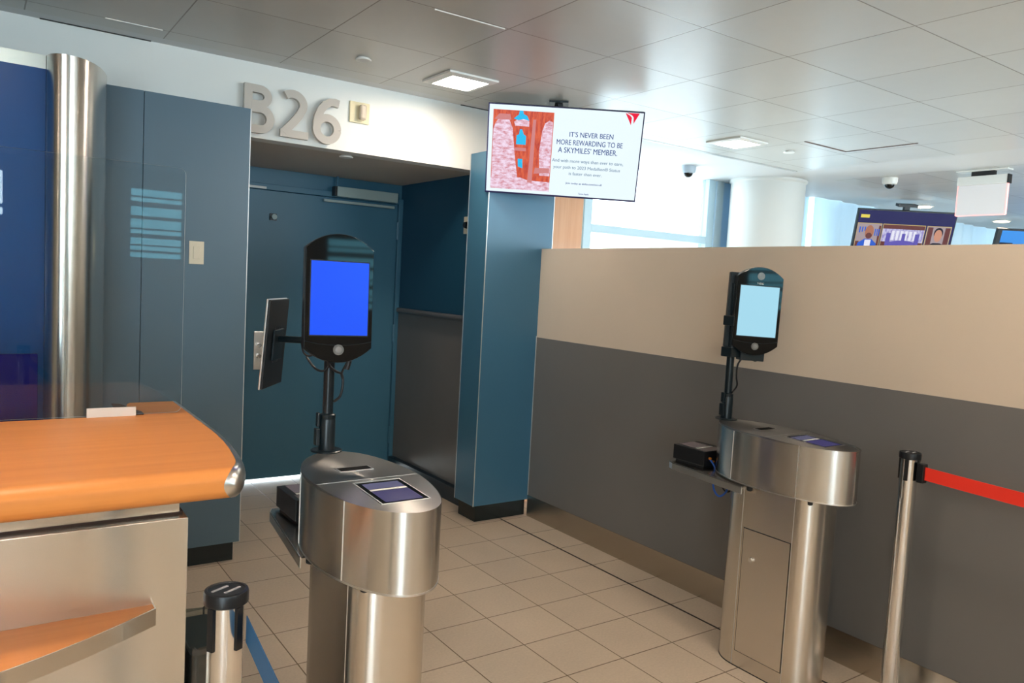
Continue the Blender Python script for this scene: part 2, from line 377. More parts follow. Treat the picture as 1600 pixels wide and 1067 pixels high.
# window wall
def winwall():
    bm = bmesh.new(); box(bm, 1.03, X1, YB, YB + .12, 0, .9); struct(link('wall_window_sill', bm, M['white_wall']))
    edges = [(1.84, 3.54), (5.01, 6.6), (6.6, 8.2), (8.2, 9.8), (9.8, 11.4), (11.4, 13.0), (13.0, 14.6)]
    for i, (a, b) in enumerate(edges):
        w = empty('window_%d' % (i + 1), 'window', 'window', ((a + b) / 2, YB, .9)); w['kind'] = 'structure'
        del w['label']; del w['category']
        h = (b - a) / 2; bm = bmesh.new()
        box(bm, -h, -h + .09, -.02, .08, 0, ZC - .9); box(bm, h - .1, h, -.02, .08, 0, ZC - .9); box(bm, -h + .09, h - .1, -.02, .08, 0, .06)
        if i == 0: box(bm, -h + .09, h - .1, -.02, .08, 1.185, 1.258)
        link('window_frame', bm, M['frame'], w, .004)
        bm = bmesh.new(); box(bm, -h + .09, h - .1, .03, .036, .06, ZC - .9); link('window_pane', bm, M['glass'], w)
    struct(boxo('wall_window_pier', M['white_wall'], 1.03, 1.84, YB, YB + .12, .9, ZC))
    struct(boxo('wall_window_return', M['mull'], 3.56, 3.66, YB - .02, YB + .12, .9, ZC))
    struct(boxo('wall_window_shade', curtain_mat('window_shade', (.40, .58, .72)), 3.66, 5.01, YB + .02, YB + .12, .9, ZC))
    struct(boxo('wall_window_end', M['white_wall'], 14.6, X1, YB, YB + .12, .9, ZC))
winwall()
def curtain(x0, x1, y, z0, z1, k):
    bm = bmesh.new(); n = int((x1 - x0) / .02); a = []; b = []
    for i in range(n + 1):
        x = x0 + (x1 - x0) * i / n; yy = y + .022 * math.sin(x * 19 + k) + .014 * math.sin(x * 7.7 + 1.3 * k)
        a.append(bm.verts.new((x, yy, z0))); b.append(bm.verts.new((x, yy, z1)))
    for i in range(n): bm.faces.new((a[i], a[i + 1], b[i + 1], b[i]))
    return link('curtain', bm, M['curtain'], smooth=True)
tag(curtain(5.12, 8.15, 1.11, .4, ZC - .001, 0), 'pale blue sheer curtain hanging between the round column and the news screen', 'curtain', 'sheer window curtains')
tag(curtain(8.25, 14.5, 1.11, .4, ZC - .001, 2), 'pale sheer curtain hanging behind and right of the news screen', 'curtain', 'sheer window curtains')
# round column
bm = bmesh.new(); lathe(bm, [(.355, 0), (.355, ZC - .035), (.36, ZC - .03), (.37, ZC - .02), (.37, ZC)], 64, 3.86, .80)
struct(link('column', bm, M['column'], smooth=True))
# the hall behind the camera
struct(boxo('wall_far_left', M['far_wall'], X0 - .12, X0, YR, YW, 0, ZC))
struct(boxo('wall_far_right', M['far_wall'], X1, X1 + .12, YR, YB + .12, 0, ZC))
REAR = [(-4.6, -2.35, 2.05, 2.55), (-1.05, -.45, 1.66, 2.5), (-.38, .25, 1.66, 2.5), (1.0, 2.6, .2, 2.6), (2.7, 4.6, .2, 2.6), (4.7, 6.6, .2, 2.6), (-7.8, -5.2, .2, 2.6), (7.2, 9.6, .2, 2.6)]  # unseen windows; tall clear ones added for highlights in the steel
bm = bmesh.new(); cur = X0
for x0, x1, z0, z1 in sorted(REAR):
    box(bm, cur, x0, YR - .12, YR, 0, ZC); box(bm, x0, x1, YR - .12, YR, 0, z0); box(bm, x0, x1, YR - .12, YR, z1, ZC)
    box(bm, x0, x1, YR - .05, YR - .01, 2.13, 2.17); cur = x1
    if -2 < x0 < .5:
        for zb, tb_ in ((1.72, .03), (1.80, .02), (1.90, .05), (2.0, .02), (2.28, .06), (2.39, .02)): box(bm, x0, x1, YR - .05, YR - .01, zb, zb + tb_)  # bars added to streak the window reflections in the acrylic
box(bm, cur, X1, YR - .12, YR, 0, ZC)
struct(link('wall_rear', bm, M['far_wall']))
for i, (x0, x1, z0, z1) in enumerate(REAR): struct(boxo('window_%d' % (i + 20), M['tinted' if -2 < x0 < .5 else 'glass'], x0, x1, YR - .08, YR - .074, z0, z1))

# ================================================================== CEILING FITTINGS
def panel_light(x, y, label):
    t = empty('ceiling_light', label, 'ceiling light', (x, y, ZC), group='square ceiling lights')
    bm = bmesh.new(); a, b = .16, .118
    vo = [(-a, -a), (a, -a), (a, a), (-a, a)]; vi = [(-b, -b), (b, -b), (b, b), (-b, b)]
    for za, zb in ((-.001, -.02),):
        A = [bm.verts.new((*p, za)) for p in vo]; B = [bm.verts.new((*p, -.012)) for p in vo]; Cc = [bm.verts.new((*p, zb)) for p in vi]; D = [bm.verts.new((*p, za)) for p in vi]
        for i in range(4):
            j = (i + 1) % 4
            bm.faces.new((A[i], A[j], B[j], B[i])); bm.faces.new((B[i], B[j], Cc[j], Cc[i])); bm.faces.new((Cc[i], Cc[j], D[j], D[i])); bm.faces.new((D[i], D[j], A[j], A[i]))
    link('light_frame', bm, M['off_white'], t)
    boxo('light_diffuser', M['lamp'], -b + .001, b - .001, -b + .001, b - .001, -.0165, -.004, t, .002)
    return t
L1 = panel_light(-.32, -.235, 'glowing square ceiling light beside the hanging advert screen, near the gate number')
def placed(x, y, lab):
    o = dup(L1, (x, y, ZC)); o['label'] = lab
placed(2.07, -.265, 'glowing square ceiling light to the right of the advert screen')
for (x, y) in ((-2.6, -2.0), (-.32, -2.95), (2.07, -2.95), (4.4, -2.1), (-5.0, -2.1), (-2.6, -4.5), (-.32, -4.5), (-.32, -7.2), (-2.6, -7.2), (2.07, -4.5), (2.07, -7.2), (6.2, -3.9), (-5.5, -5.5), (-3.8, -4.5), (-1.5, -5.8), (.9, -5.8), (-3.8, -6.0), (3.2, -5.8)):  # unseen lamps added to brighten the floor and hall
    placed(x, y, 'added unseen square ceiling light brightening the hall behind the viewer')
for x, y, lab in ((6.39, .564, 'round warm downlight glowing above the news screen'), (8.284, .531, 'round warm downlight glowing right of the news screen near the hanging sign box')):
    bm = bmesh.new(); lathe(bm, [(.11, ZC - .001), (.11, ZC - .008), (.085, ZC - .010)], 32, x, y)
    t = link('downlight', bm, M['off_white'], smooth=True); tag(t, lab, 'downlight', 'round downlights')
    bm = bmesh.new(); lathe(bm, [(.083, ZC - .011), (.083, ZC - .014)], 32, x, y); link('downlight_lens', bm, M['lamp_far'], t)
def disc(x, y, z, r, lab, nm='sprinkler_cover', cat='sprinkler cover'):
    bm = bmesh.new(); lathe(bm, [(r * .8, z), (r * .8, z - .006), (r, z - .007), (r, z - .012), (r * .96, z - .014)], 32, x, y)
    tag(link(nm, bm, M['off_white'], smooth=True), lab, cat, 'round ceiling discs')
disc(-.917, -.237, ZC, .042, 'white round disc on the dim ceiling above the gate number')
disc(2.609, -.332, ZC, .042, 'white round disc on the ceiling right of the second square light')
disc(-.69, .503, 2.33, .042, 'pale round disc under the doorway soffit')
disc(5.3, -.55, ZC, .05, 'small round disc on the ceiling between the white dome camera and the hanging sign')
# access panel outline
bm = bmesh.new(); box(bm, 2.355, 2.875, -.652, -.640, ZC - .004, ZC); box(bm, 2.868, 2.880, -1.20, -.640, ZC - .004, ZC)
struct(link('trim_access_panel', bm, mat('rust_gap', (.12, .07, .06), .6)))
bm = bmesh.new(); box(bm, -2.10, -1.85, .040, .046, ZC - .004, ZC); box(bm, -1.0, -.64, -1.163, -1.157, ZC - .004, ZC); struct(link('trim_tile_edge', bm, M['off_white']))
# dome cameras
def dome(x, y, lab, m1, s):
    t = empty('dome_camera', lab, 'security camera', (x, y, ZC), group='dome cameras')
    bm = bmesh.new(); lathe(bm, [(.07 * s, 0), (.07 * s, -.035 * s), (.062 * s, -.06 * s), (.045 * s, -.065 * s)], 32); link('camera_housing', bm, m1, t, smooth=True)
    bm = bmesh.new(); lathe(bm, [(.045 * s * math.cos(a), -.063 * s - .04 * s * math.sin(a)) for a in [i * PI / 16 for i in range(8)]], 28); link('camera_dome', bm, M['black_gloss'], t, smooth=True)
dome(2.70, .79, 'grey dome camera hanging from the ceiling in front of the bright window', mat('cool_grey', (.4, .47, .54), .5), 1.0)
dome(4.26, -.225, 'white dome camera on the ceiling right of the round column', M['off_white'], .95)
# hanging lit sign box
t = empty('hanging_sign', 'blank frosted sign box with pinkish lit edges hanging from the ceiling at the right', 'sign', (4.26, -1.03, 2.66))
boxo('sign_header', M['off_white'], -.03, .03, -.195, .195, -.05, .022, t, .004)
boxo('sign_panel', M['glow_sign'], -.012, .012, -.19, .19, -.298, -.0501, t, .002)
bm = bmesh.new(); box(bm, -.014, .014, .1901, .196, -.30, -.0501); box(bm, -.014, .014, -.196, -.1901, -.30, -.0501); box(bm, -.014, .014, -.19, .19, -.304, -.2981); link('sign_edge', bm, M['pink_edge'], t)
boxo('sign_mount', M['black'], -.02, .02, -.09, .09, .0221, .06, t)
boxo('ceiling_plate', M['off_white'], -.05, .05, -.20, .20, .0601, .0695, t)
boxo('sign_end_cap', M['black'], -.031, .031, -.204, -.1951, -.05, .022, t)

# ================================================================== GATE NUMBER, STROBE, SWITCHES
g = empty('gate_number', 'raised warm grey B26 gate number on the white wall above the doorway', 'sign', (-1.11, YW, 2.34))
def stroke(bm, pts, w, y0, y1, wf=None):
    """thick line of width w along a smooth path, extruded between y0 and y1"""
    P = [Vector(p) for p in pts]; L_, R_ = [], []
    for i, p in enumerate(P):
        d = (P[min(i + 1, len(P) - 1)] - P[max(i - 1, 0)]).normalized(); n_ = Vector((-d.y, d.x)); ww = w * (wf(i / (len(P) - 1)) if wf else 1)
        L_.append(p + n_ * ww / 2); R_.append(p - n_ * ww / 2)
    q = [[bm.verts.new((v.x, yy, v.y)) for v in side] for side in (L_, R_) for yy in (y0, y1)]
    a0, a1, b0, b1 = q
    for i in range(len(P) - 1):
        bm.faces.new((a0[i], a0[i + 1], b0[i + 1], b0[i])); bm.faces.new((a1[i], b1[i], b1[i + 1], a1[i + 1]))
        bm.faces.new((a0[i], a1[i], a1[i + 1], a0[i + 1])); bm.faces.new((b0[i], b0[i + 1], b1[i + 1], b1[i]))
    bm.faces.new((a0[0], b0[0], b1[0], a1[0])); bm.faces.new((a0[-1], a1[-1], b1[-1], b0[-1]))
def el(cx, cz, rx, rz, a0, a1, n=22): return [(cx + rx * math.cos(math.radians(a0 + (a1 - a0) * i / n)), cz + rz * math.sin(math.radians(a0 + (a1 - a0) * i / n))) for i in range(n + 1)]
YA, YC = -.045, -.018
W_ = .044
# B (about .17 wide, .262 high)
bm = bmesh.new(); box(bm, 0, W_, YA, YC, 0, .262)
stroke(bm, [(W_ * .9, .2405)] + el(.080, .1985, .050, .042, 90, -90) + [(W_ * .9, .1565)], W_ * .95, YA - .0006, YC)
stroke(bm, [(W_ * .9, .1335)] + el(.088, .0780, .058, .0565, 90, -90) + [(W_ * .9, .0215)], W_ * .98, YA - .0012, YC)
o = link('letter', bm, M['letter'], g); o.location = (-1.392 + 1.11, 0, .003)
# 2
bm = bmesh.new()
stroke(bm, el(.072, .186, .064, .058, 128, -20) + [(.115, .132), (.085, .092), (.048, .050), (.026, .024)], W_, YA - .0008, YC)
box(bm, .006, .168, YA, YC, 0, .042)
o = link('numeral', bm, M['letter'], g); o.location = (-1.195 + 1.11, 0, .006)
# 6
bm = bmesh.new()
stroke(bm, [(.158, .238), (.130, .243), (.105, .240), (.075, .222), (.050, .190), (.034, .150), (.027, .110), (.0265, .085)] , W_, YA, YC)
stroke(bm, el(.089, .084, .0635, .0640, 0, 360, 40), W_, YA - .0008, YC)
o = link('numeral', bm, M['letter'], g); o.location = (-1.004 + 1.11, 0, .002)
for cx in (-.262, -.01, .16):
    bm = bmesh.new(); cyl(bm, (cx, -.018, .08), (cx, 0, .08), .006, 8); link('standoff_pin', bm, M['alu'], g)
t = empty('fire_strobe', 'cream square alarm strobe on the white wall right of the gate number', 'alarm', (-.70, YW, 2.56))
boxo('back_plate', M['cream'], -.066, .062, -.012, 0, -.062, .062, t, .003)
boxo('strobe_lens', mat('strobe_lens', (.6, .5, .38), .15, coat=.5), -.012, .03, -.05, -.012, -.045, .045, t, .012)
t = empty('light_switch', 'ivory rocker light switch on the blue wall left of the doorway', 'light switch', (-1.676, .018, 1.656))
boxo('cover_plate', M['ivory'], -.036, .036, -.006, 0, -.058, .058, t, .002)
boxo('rocker', M['ivory'], -.016, .016, -.0105, -.0061, -.032, .032, t, .0015)
t = empty('card_reader', 'beige wall box with a black dial inside the recess beside the pillar', 'wall switch', (.25, .53, 1.977))
boxo('cover_plate', M['ivory'], -.012, 0, -.05, .05, -.06, .06, t, .002)
bm = bmesh.new(); cyl(bm, (-.012, .005, .0), (-.035, .005, .0), .026, 20, .02); link('dial', bm, M['black_gloss'], t, smooth=True)

# ================================================================== SCREENS
def poly(bm, pts, y=0.):
    bm.faces.new([bm.verts.new((p[0], y, p[1])) for p in pts])
def flat(name, m, pts_list, parent, y):
    bm = bmesh.new()
    for pts in pts_list: poly(bm, pts, y)
    me = bpy.data.meshes.new(name); bm.to_mesh(me); bm.free(); me.materials.append(m)
    o = bpy.data.objects.new(name, me); COL.objects.link(o); o.parent = parent; return o
def flats(name, m, pts_list, parent, y):
    for pts in pts_list: flat(name, m, [pts], parent, y)
def rc(x0, x1, z0, z1): return [(x0, z0), (x1, z0), (x1, z1), (x0, z1)]
def arc(cx, cz, rx, rz, a0, a1, n=14): return [(cx + rx * math.cos(a0 + (a1 - a0) * i / n), cz + rz * math.sin(a0 + (a1 - a0) * i / n)) for i in range(n + 1)]

tv = empty('display_screen', 'flat screen showing a white frequent flyer advert, hung from the ceiling over the pillar', 'screen', (.385, -.325, 2.407), (math.radians(16.9), math.radians(1.2), math.radians(-37.8)))
w, h = .475, .2725
boxo('tv_case', M['black'], -w, w, .002, .040, -h, h, tv, .004)
bm = bmesh.new()
for a in (rc(-w, w, h - .007, h), rc(-w, w, -h, -h + .010), rc(-w, -w + .007, -h + .01, h - .007), rc(w - .007, w, -h + .01, h - .007)):
    box(bm, a[0][0], a[1][0], -.004, .0019, a[0][1], a[2][1])
link('bezel', bm, mat('blue_black_bezel', (.01, .01, .06), .3), tv)
ps = flat('screen_panel', scr['white'], [rc(-w + .007, w - .007, -h + .01, h - .007)], tv, 0.)
# picture of old stone columns, bright sky gaps between them
px, pz = lambda u: -.443 + .372 * u, lambda v: .236 - .480 * v       # u 0..1, v 0..1 down
def PP(*q): return [(px(u), pz(v)) for u, v in q]
flat('advert_picture', scr['orange'], [PP((0, 1), (1, 1), (1, 0), (0, 0))], ps, -.0006)
flats('stone_column', scr['lightpink'], [
    PP((.01, .99), (.30, .99), (.46, .88), (.40, .62), (.36, .40), (.33, .22), (.27, .12), (.20, .09), (.10, .10), (.04, .17), (.01, .25)),
    PP((.82, .80), (.99, .80), (.99, .12), (.93, .10), (.86, .14), (.82, .24), (.79, .5)),
    PP((.0, 1.0), (1, 1), (1, .88), (.62, .87), (.5, .84), (.0, .86)),
    PP((.37, .19), (.60, .19), (.60, .13), (.52, .08), (.42, .10), (.35, .14))], ps, -.0012)
flats('picture_sky', scr['cyan'], [PP((.34, .10), (.42, .12), (.50, .10), (.60, .12), (.56, .06), (.50, .04), (.49, 0), (.43, 0), (.42, .05)),
    PP((.40, .42), (.56, .42), (.56, .31), (.52, .29), (.49, .23), (.45, .23), (.44, .29), (.40, .31)),
    PP((.45, .70), (.53, .72), (.52, .60), (.44, .60))], ps, -.0018)
flats('picture_shade', scr['rose'], [PP((.62, .9), (.70, .9), (.71, .1), (.66, .1)), PP((.72, .78), (.98, .76), (.98, .70), (.74, .70)), PP((.38, .50), (.57, .50), (.57, .46), (.38, .46)), PP((.02, .12), (.30, .12), (.28, .05), (.1, .05))], ps, -.0015)
# writing
def line(s, x, z, wd, ht, m):
    text('advert_line', s, m, .05, ps, (x, -.0012, z), fit=(wd, ht), fat=.0007)
line("IT'S NEVER BEEN", .165, .100, .268, .031, scr['navy_text'])
line('MORE REWARDING TO BE', .158, .051, .405, .031, scr['navy_text'])
line('A SKYMILES\u2019 MEMBER.', .150, .003, .365, .033, scr['navy_text'])
line('And with more ways than ever to earn,', .155, -.061, .440, .026, scr['grey_text'])
line('your path to 2023 Medallion\u00ae Status', .153, -.100, .415, .026, scr['grey_text'])
line('is faster than ever.', .148, -.131, .205, .018, scr['grey_text'])
line('Join today at delta.com/enroll', .142, -.191, .225, .015, scr['navy_text'])
line('Terms Apply.', .148, -.252, .068, .012, scr['navy_text'])
flats('red_triangle_mark', scr['red'], [[(.358, .262), (.387, .248), (.399, .236), (.3975, .192)], [(.364, .263), (.444, .263), (.412, .200), (.409, .238), (.398, .250)]], ps, -.0014)
# mount
bm = bmesh.new(); box(bm, -.06, .06, .0401, .055, -.1, .12); link('mount_bracket', bm, M['black'], tv)
mp = boxo('mount_pole', M['black'], -.018, .018, -.018, .018, 0, .22); mp.parent = tv
mp.matrix_parent_inverse = Matrix.Identity(4)
tvm = Matrix.LocRotScale(tv.location, tv.rotation_euler, None)
mp.matrix_local = tvm.inverted() @ Matrix.Translation((.400, -.235, 2.51))
cp_ = boxo('ceiling_plate', M['black_metal'], -.06, .06, -.06, .06, 0, .010); cp_.parent = tv
cp_.matrix_local = tvm.inverted() @ Matrix.Translation((.400, -.235, ZC - .0125)) @ Matrix.Rotation(math.radians(-38), 4, 'Z')

# far news screens
nt_ = empty('news_screen', 'large tilted screen with three people on a news broadcast, left of the two far screens', 'screen', (5.80, .45, 2.307), (math.radians(16), 0, math.radians(-36)), group='far hanging screens')
w, h = .565, .325
boxo('tv_case', M['black'], -w, w, .002, .05, -h, h, nt_, .004)
ns_ = flat('screen_panel', scr['navy'], [rc(-w + .012, w - .012, -h + .012, h - .012)], nt_, -.001)
flat('caption_tag', scr['yellow'], [rc(-.53, -.43, .225, .262)], ns_, -.002)
flats('picture_frame', scr['gold'], [rc(-.548, -.268, -.28, .165), rc(-.256, .232, -.28, .165), rc(.250, .53, -.28, .165)], ns_, -.002)
flats('picture_back', scr['shelf'], [rc(-.542, -.274, -.27, .158), rc(.256, .524, -.27, .158)], ns_, -.003)
flat('picture_studio', scr['studio'], [rc(-.25, .226, -.27, .158)], ns_, -.003)
flats('picture_dark', scr['brown'], [rc(-.25, .226, -.27, -.04), rc(-.25, .226, .11, .158), rc(.262, .32, -.2, .15), rc(.46, .518, -.2, .15), rc(-.30, -.274, -.2, .14), rc(-.54, -.50, -.27, -.05)], ns_, -.0035)
flats('book', scr['suit'], [rc(-.52 + .03 * i, -.505 + .03 * i, .05 + .01 * (i % 3), .12) for i in range(3)] + [rc(-.34 + .022 * i, -.328 + .022 * i, .02, .10) for i in range(3)], ns_, -.0038)
flats('studio_chair', scr['shirt'], [rc(-.14 + .05 * i, -.11 + .05 * i, -.02, .09) for i in range(6)], ns_, -.0038)
flat('presenter_beard', scr['brown'], [arc(-.40, .018, .036, .034, 0, 2 * PI, 20)], ns_, -.0055)
flat('studio_desk', scr['desk'], [rc(-.2, -.15, -.10, .06), rc(.13, .18, -.10, .06), rc(-.02, .02, -.03, .06), arc(0, -.07, .17, .05, 0, 2 * PI, 20)], ns_, -.004)
flat('presenter_suit', scr['suit'], [[(-.535, -.27), (-.285, -.27), (-.30, -.07), (-.36, -.02), (-.44, -.02), (-.51, -.07)]], ns_, -.004)
flat('presenter_shirt', scr['shirt'], [[(-.43, -.27), (-.37, -.27), (-.365, -.03), (-.435, -.03)]], ns_, -.0045)
flat('presenter_head', scr['skin'], [arc(-.40, .06, .050, .080, 0, 2 * PI, 24)], ns_, -.005)
flat('guest_suit', scr['black'], [[(.27, -.27), (.51, -.27), (.49, -.06), (.43, -.03), (.35, -.03), (.29, -.06)]], ns_, -.004)
flat('guest_hair', scr['black'], [arc(.39, .085, .052, .065, 0, 2 * PI, 24)], ns_, -.0045)
flat('guest_head', scr['skin_light'], [arc(.39, .055, .044, .072, 0, 2 * PI, 24)], ns_, -.005)
def mount(parent, dx, dz):
    boxo('mount_arm', M['black'], -.03, .03, .0501, .10, .15, dz, parent); boxo('mount_plate', M['black'], -.11, .11, .03, .12, dz, dz + .03, parent)
mount(nt_, 0, .36); nt_.scale = (.95, .95, .95)
n2 = empty('news_screen', 'far hanging screen with a blue picture cut off by the right edge', 'screen', (8.44, .17, 2.307), (math.radians(16), 0, math.radians(-36)), group='far hanging screens')
boxo('tv_case', M['black'], -w, w, .002, .05, -h, h, n2, .004)
n2s = flat('screen_panel', scr['blue'], [rc(-w + .06, w - .012, -h + .012, h - .025)], n2, -.001)
flats('picture_dark', scr['black'], [rc(-w + .06, -.33, .05, .14)], n2s, -.002)
mount(n2, 0, .36); n2.scale = (.95, .95, .95)

# ================================================================== BOARDING KIOSKS
def make_kiosk():
    t = empty('boarding_kiosk', '', 'kiosk')
    ho = [(x + (.22 * y * y if y > 0 else 0), y) for x, y in supere(.155, .335, .338, 2.03, 84)]
    hi = [(x * .975, y * .988) for x, y in ho]
    # head shell
    bm = bmesh.new(); prism(bm, ho, .801, 1.012, cap=False)
    A = [v for v in bm.verts if abs(v.co.z - .801) < 1e-5]; bm.faces.new(A)
    link('head_shell', bm, M['steel'], t, smooth=True)
    # top plate with fold line: rear flat, front drops a little
    bm = bmesh.new(); yf = -.02
    def zt(y): return 1.0195 if y > yf else 1.0195 - (yf - y) * .045
    lo = [bm.verts.new((x, y, zt(y) - .0075)) for x, y in ho]; up = [bm.verts.new((x * .992, y * .996, zt(y))) for x, y in ho]
    n = len(ho)
    for i in range(n): bm.faces.new((lo[i], lo[(i + 1) % n], up[(i + 1) % n], up[i]))
    rear = [up[i] for i in range(n) if up[i].co.y > yf]
    xm = .1535
    a = bm.verts.new((xm, yf, zt(yf) )); b = bm.verts.new((-xm, yf, zt(yf)))
    # ring is ordered counter-clockwise from +x: split it
    first = [up[i] for i in range(n)]
    rear = [v for v in first if v.co.y >= yf]; front = [v for v in first if v.co.y < yf]
    # rotate so both runs are continuous
    k = next(i for i in range(n) if first[i].co.y < yf); first = first[k:] + first[:k]
    front = [v for v in first if v.co.y < yf]; rear = [v for v in first if v.co.y >= yf]
    bm.faces.new(front + [a, b]); bm.faces.new(rear + [b, a])
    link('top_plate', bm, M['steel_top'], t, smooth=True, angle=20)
    tz = 1.0195
    bm = bmesh.new(); box(bm, -.152, .152, yf - .001, yf + .001, tz - .002, tz + .0006); link('fold_line', bm, M['alu'], t)
    # boarding pass window
    def zs(y): return 1.0195 - (yf - y) * .045
    bm = bmesh.new()
    def slab(x0, x1, y0, y1, e):
        vs = [bm.verts.new((x, y, zs(y) + e)) for x, y in ((x0, y0), (x1, y0), (x1, y1), (x0, y1))]; vd = [bm.verts.new((x, y, zs(y) - .002)) for x, y in ((x0, y0), (x1, y0), (x1, y1), (x0, y1))]
        bm.faces.new(vs)
        for i in range(4): bm.faces.new((vd[i], vd[(i + 1) % 4], vs[(i + 1) % 4], vs[i]))
    X_0, X_1, Y_0, Y_1 = -.060, .082, -.232, -.045
    slab(X_0, X_1, Y_1 - .004, Y_1, .002); slab(X_0, X_1, Y_0, Y_0 + .003, .0012); slab(X_0, X_0 + .004, Y_0, Y_1, .002); slab(X_1 - .003, X_1, Y_0, Y_1, .0015)
    link('window_rim', bm, M['alu'], t)
    bm = bmesh.new(); slab(X_0 + .004, X_1 - .003, Y_0 + .003, Y_1 - .004, .0008); sw = link('scanner_window', bm, M['black_gloss'], t)
    bm = bmesh.new(); slab(X_0 + .018, X_1 - .016, Y_0 + .012, Y_0 + .100, .0012); g1 = link('scanner_glow', bm, M['violet'], sw)
    bm = bmesh.new(); slab(X_0 + .018, X_1 - .016, Y_0 + .105, Y_0 + .116, .0014); link('scanner_strip', bm, M['off_white'], sw)
    bm = bmesh.new(); slab(X_0 + .018, X_1 - .016, Y_0 + .120, Y_0 + .168, .0012); link('scanner_inner_pane', bm, mat('dim_scanner', (.10, .11, .2), .12, emit=(.1, .1, .25), es=.08), sw)
    # ticket slot
    bm = bmesh.new(); box(bm, -.045, .060, .078, .120, tz, tz + .0015)
    sl = link('ticket_slot_rim', bm, M['alu'], t)
    bm = bmesh.new(); box(bm, -.040, .055, .082, .116, tz + .0016, tz + .0022); link('ticket_slot', bm, mat('slot_black', (.003, .003, .003), .6, spec=.1), sl)
    # rim line on the head bottom, seams
    bm = bmesh.new(); prism(bm, [(x * 1.006, y * 1.003) for x, y in ho], .799, .804, cap=True); link('head_rim', bm, M['alu'], t)
    for i in (36, 49):
        bm = bmesh.new(); x, y = ho[i]; cyl(bm, (x * 1.001, y * 1.001, .804), (x * 1.001, y * 1.001, 1.012), .0018, 8); link('head_seam', bm, M['alu'], t)
    # body
    bo = [(.109 * math.cos(a), .09 + .132 * math.sin(a)) for a in [PI * i / 24 for i in range(25)]] + [(-.109, -.03)]
    bo += [(.109 * math.copysign(abs(math.cos(a)) ** .75, math.cos(a)), -.155 + .085 * math.sin(a)) for a in [PI + PI * i / 24 for i in range(25)]] + [(.109, -.03)]
    bm = bmesh.new(); prism(bm, bo, .004, .7989); link('body', bm, M['steel_v'], t, smooth=True, angle=50)
    bm = bmesh.new(); prism(bm, [(x * 1.01, y * 1.005) for x, y in bo], 0, .004); link('base_gasket', bm, M['rubber'], t)
    bm = bmesh.new(); cyl(bm, (-.1085, .092, .006), (-.1085, .092, .798), .0022, 8); bs = link('side_panel_seam', bm, M['alu'], t)
    bm = bmesh.new(); cyl(bm, (-.1085, -.155, .006), (-.1085, -.155, .798), .0016, 8); link('body_seam', bm, M['alu'], t)
    # service door on the left side (local -x)
    bm = bmesh.new(); box(bm, -.1098, -.1075, -.152, .080, .068, .609); dr = link('service_door_gap', bm, M['black'], t); dgap = dr
    bm = bmesh.new(); box(bm, -.1112, -.1085, -.149, .077, .071, .606); dr = link('service_door', bm, M['steel_v'], t)
    bm = bmesh.new(); cyl(bm, (-.1112, .030, .482), (-.118, .030, .482), .010, 16); lk = link('door_lock', bm, M['chrome'], dr, smooth=True)
    bm = bmesh.new(); box(bm, -.124, -.118, .020, .027, .474, .488); link('key', bm, M['chrome'], lk)
    # rubber knobs beneath the head
    for x, y in ((-.137, .045), (-.084, -.204)):
        bm = bmesh.new(); lathe(bm, [(.008, .777), (.012, .780), (.013, .799)], 16, x, y); link('rubber_knob', bm, M['rubber'], t, smooth=True)
    # shelf plate at the back
    pl = [(-.158, .07), (-.104, .515), (-.09, .545), (.10, .545), (.12, .515), (.13, .2), (.13, .07)]
    bm = bmesh.new(); prism(bm, pl, .786, .7905); sh = link('shelf', bm, M['steel_flat'], t)
    bm = bmesh.new()
    for p, q in ((pl[0], pl[1]), (pl[1], pl[2]), (pl[2], pl[3]), (pl[3], pl[4])):
        d = (Vector(q) - Vector(p)).normalized(); nrm = Vector((-d.y, d.x)) * -.003
        prism(bm, [p, q, (q[0] + nrm.x, q[1] + nrm.y), (p[0] + nrm.x, p[1] + nrm.y)], .758, .7906)
    link('shelf_lip', bm, M['alu'], sh)
    return t
K1L, K2L = (-1.695, -2.175, 0), (.19, -2.19, 0)
k1 = make_kiosk(); k1.location = K1L; k1['group'] = 'boarding kiosks'
k1['label'] = 'brushed steel boarding kiosk in the centre left with glowing violet scanner window'
k2 = dup(k1, K2L); k2['label'] = 'brushed steel boarding kiosk beside the grey and beige partition, small service door showing'
# only the kiosk by the partition shows a service door on this side
for o in [c for c in k1.children if c.name.split('.')[0] in ('service_door', 'service_door_gap', 'side_panel_seam')]:
    for d_ in list(o.children_recursive): bpy.data.objects.remove(d_)
    bpy.data.objects.remove(o)

# device on the shelf
def make_reader():
    t = empty('document_reader', '', 'scanner')
    bm = bmesh.new(); box(bm, -.085, .085, -.095, .095, .010, .078); link('reader_case', bm, M['black'], t, .002)
    boxo('reader_foot', M['black'], -.075, .075, -.085, .085, 0, .0099, t)
    boxo('reader_glass', mat('reader_glass', (.22, .18, .20), .15, coat=.4), -.06, .045, -.01, .085, .0781, .0795, t)
    boxo('reader_strip', M['off_white'], -.06, .045, -.030, -.018, .0781, .0798, t)
    boxo('reader_ledge', mat('reader_ledge', (.18, .15, .15), .3), -.07, .05, -.092, -.036, .0781, .0790, t)
    bm = bmesh.new(); cyl(bm, (-.05, -.095, .045), (-.05, -.105, .045), .006, 12); cyl(bm, (-.03, -.095, .03), (-.03, -.108, .03), .005, 10); pt = link('reader_plug', bm, M['orange_led'], t)
    return t
ZS = .7908
r1 = make_reader(); r1.location = (K1L[0] + .008, K1L[1] + .44, ZS); r1['group'] = 'document readers'
r1['label'] = 'black document reader on the shelf of the kiosk nearest the door'
r2 = dup(r1, (K2L[0] + .022, K2L[1] + .455, ZS)); r2['label'] = 'black document reader with orange plug on the shelf of the kiosk by the partition'

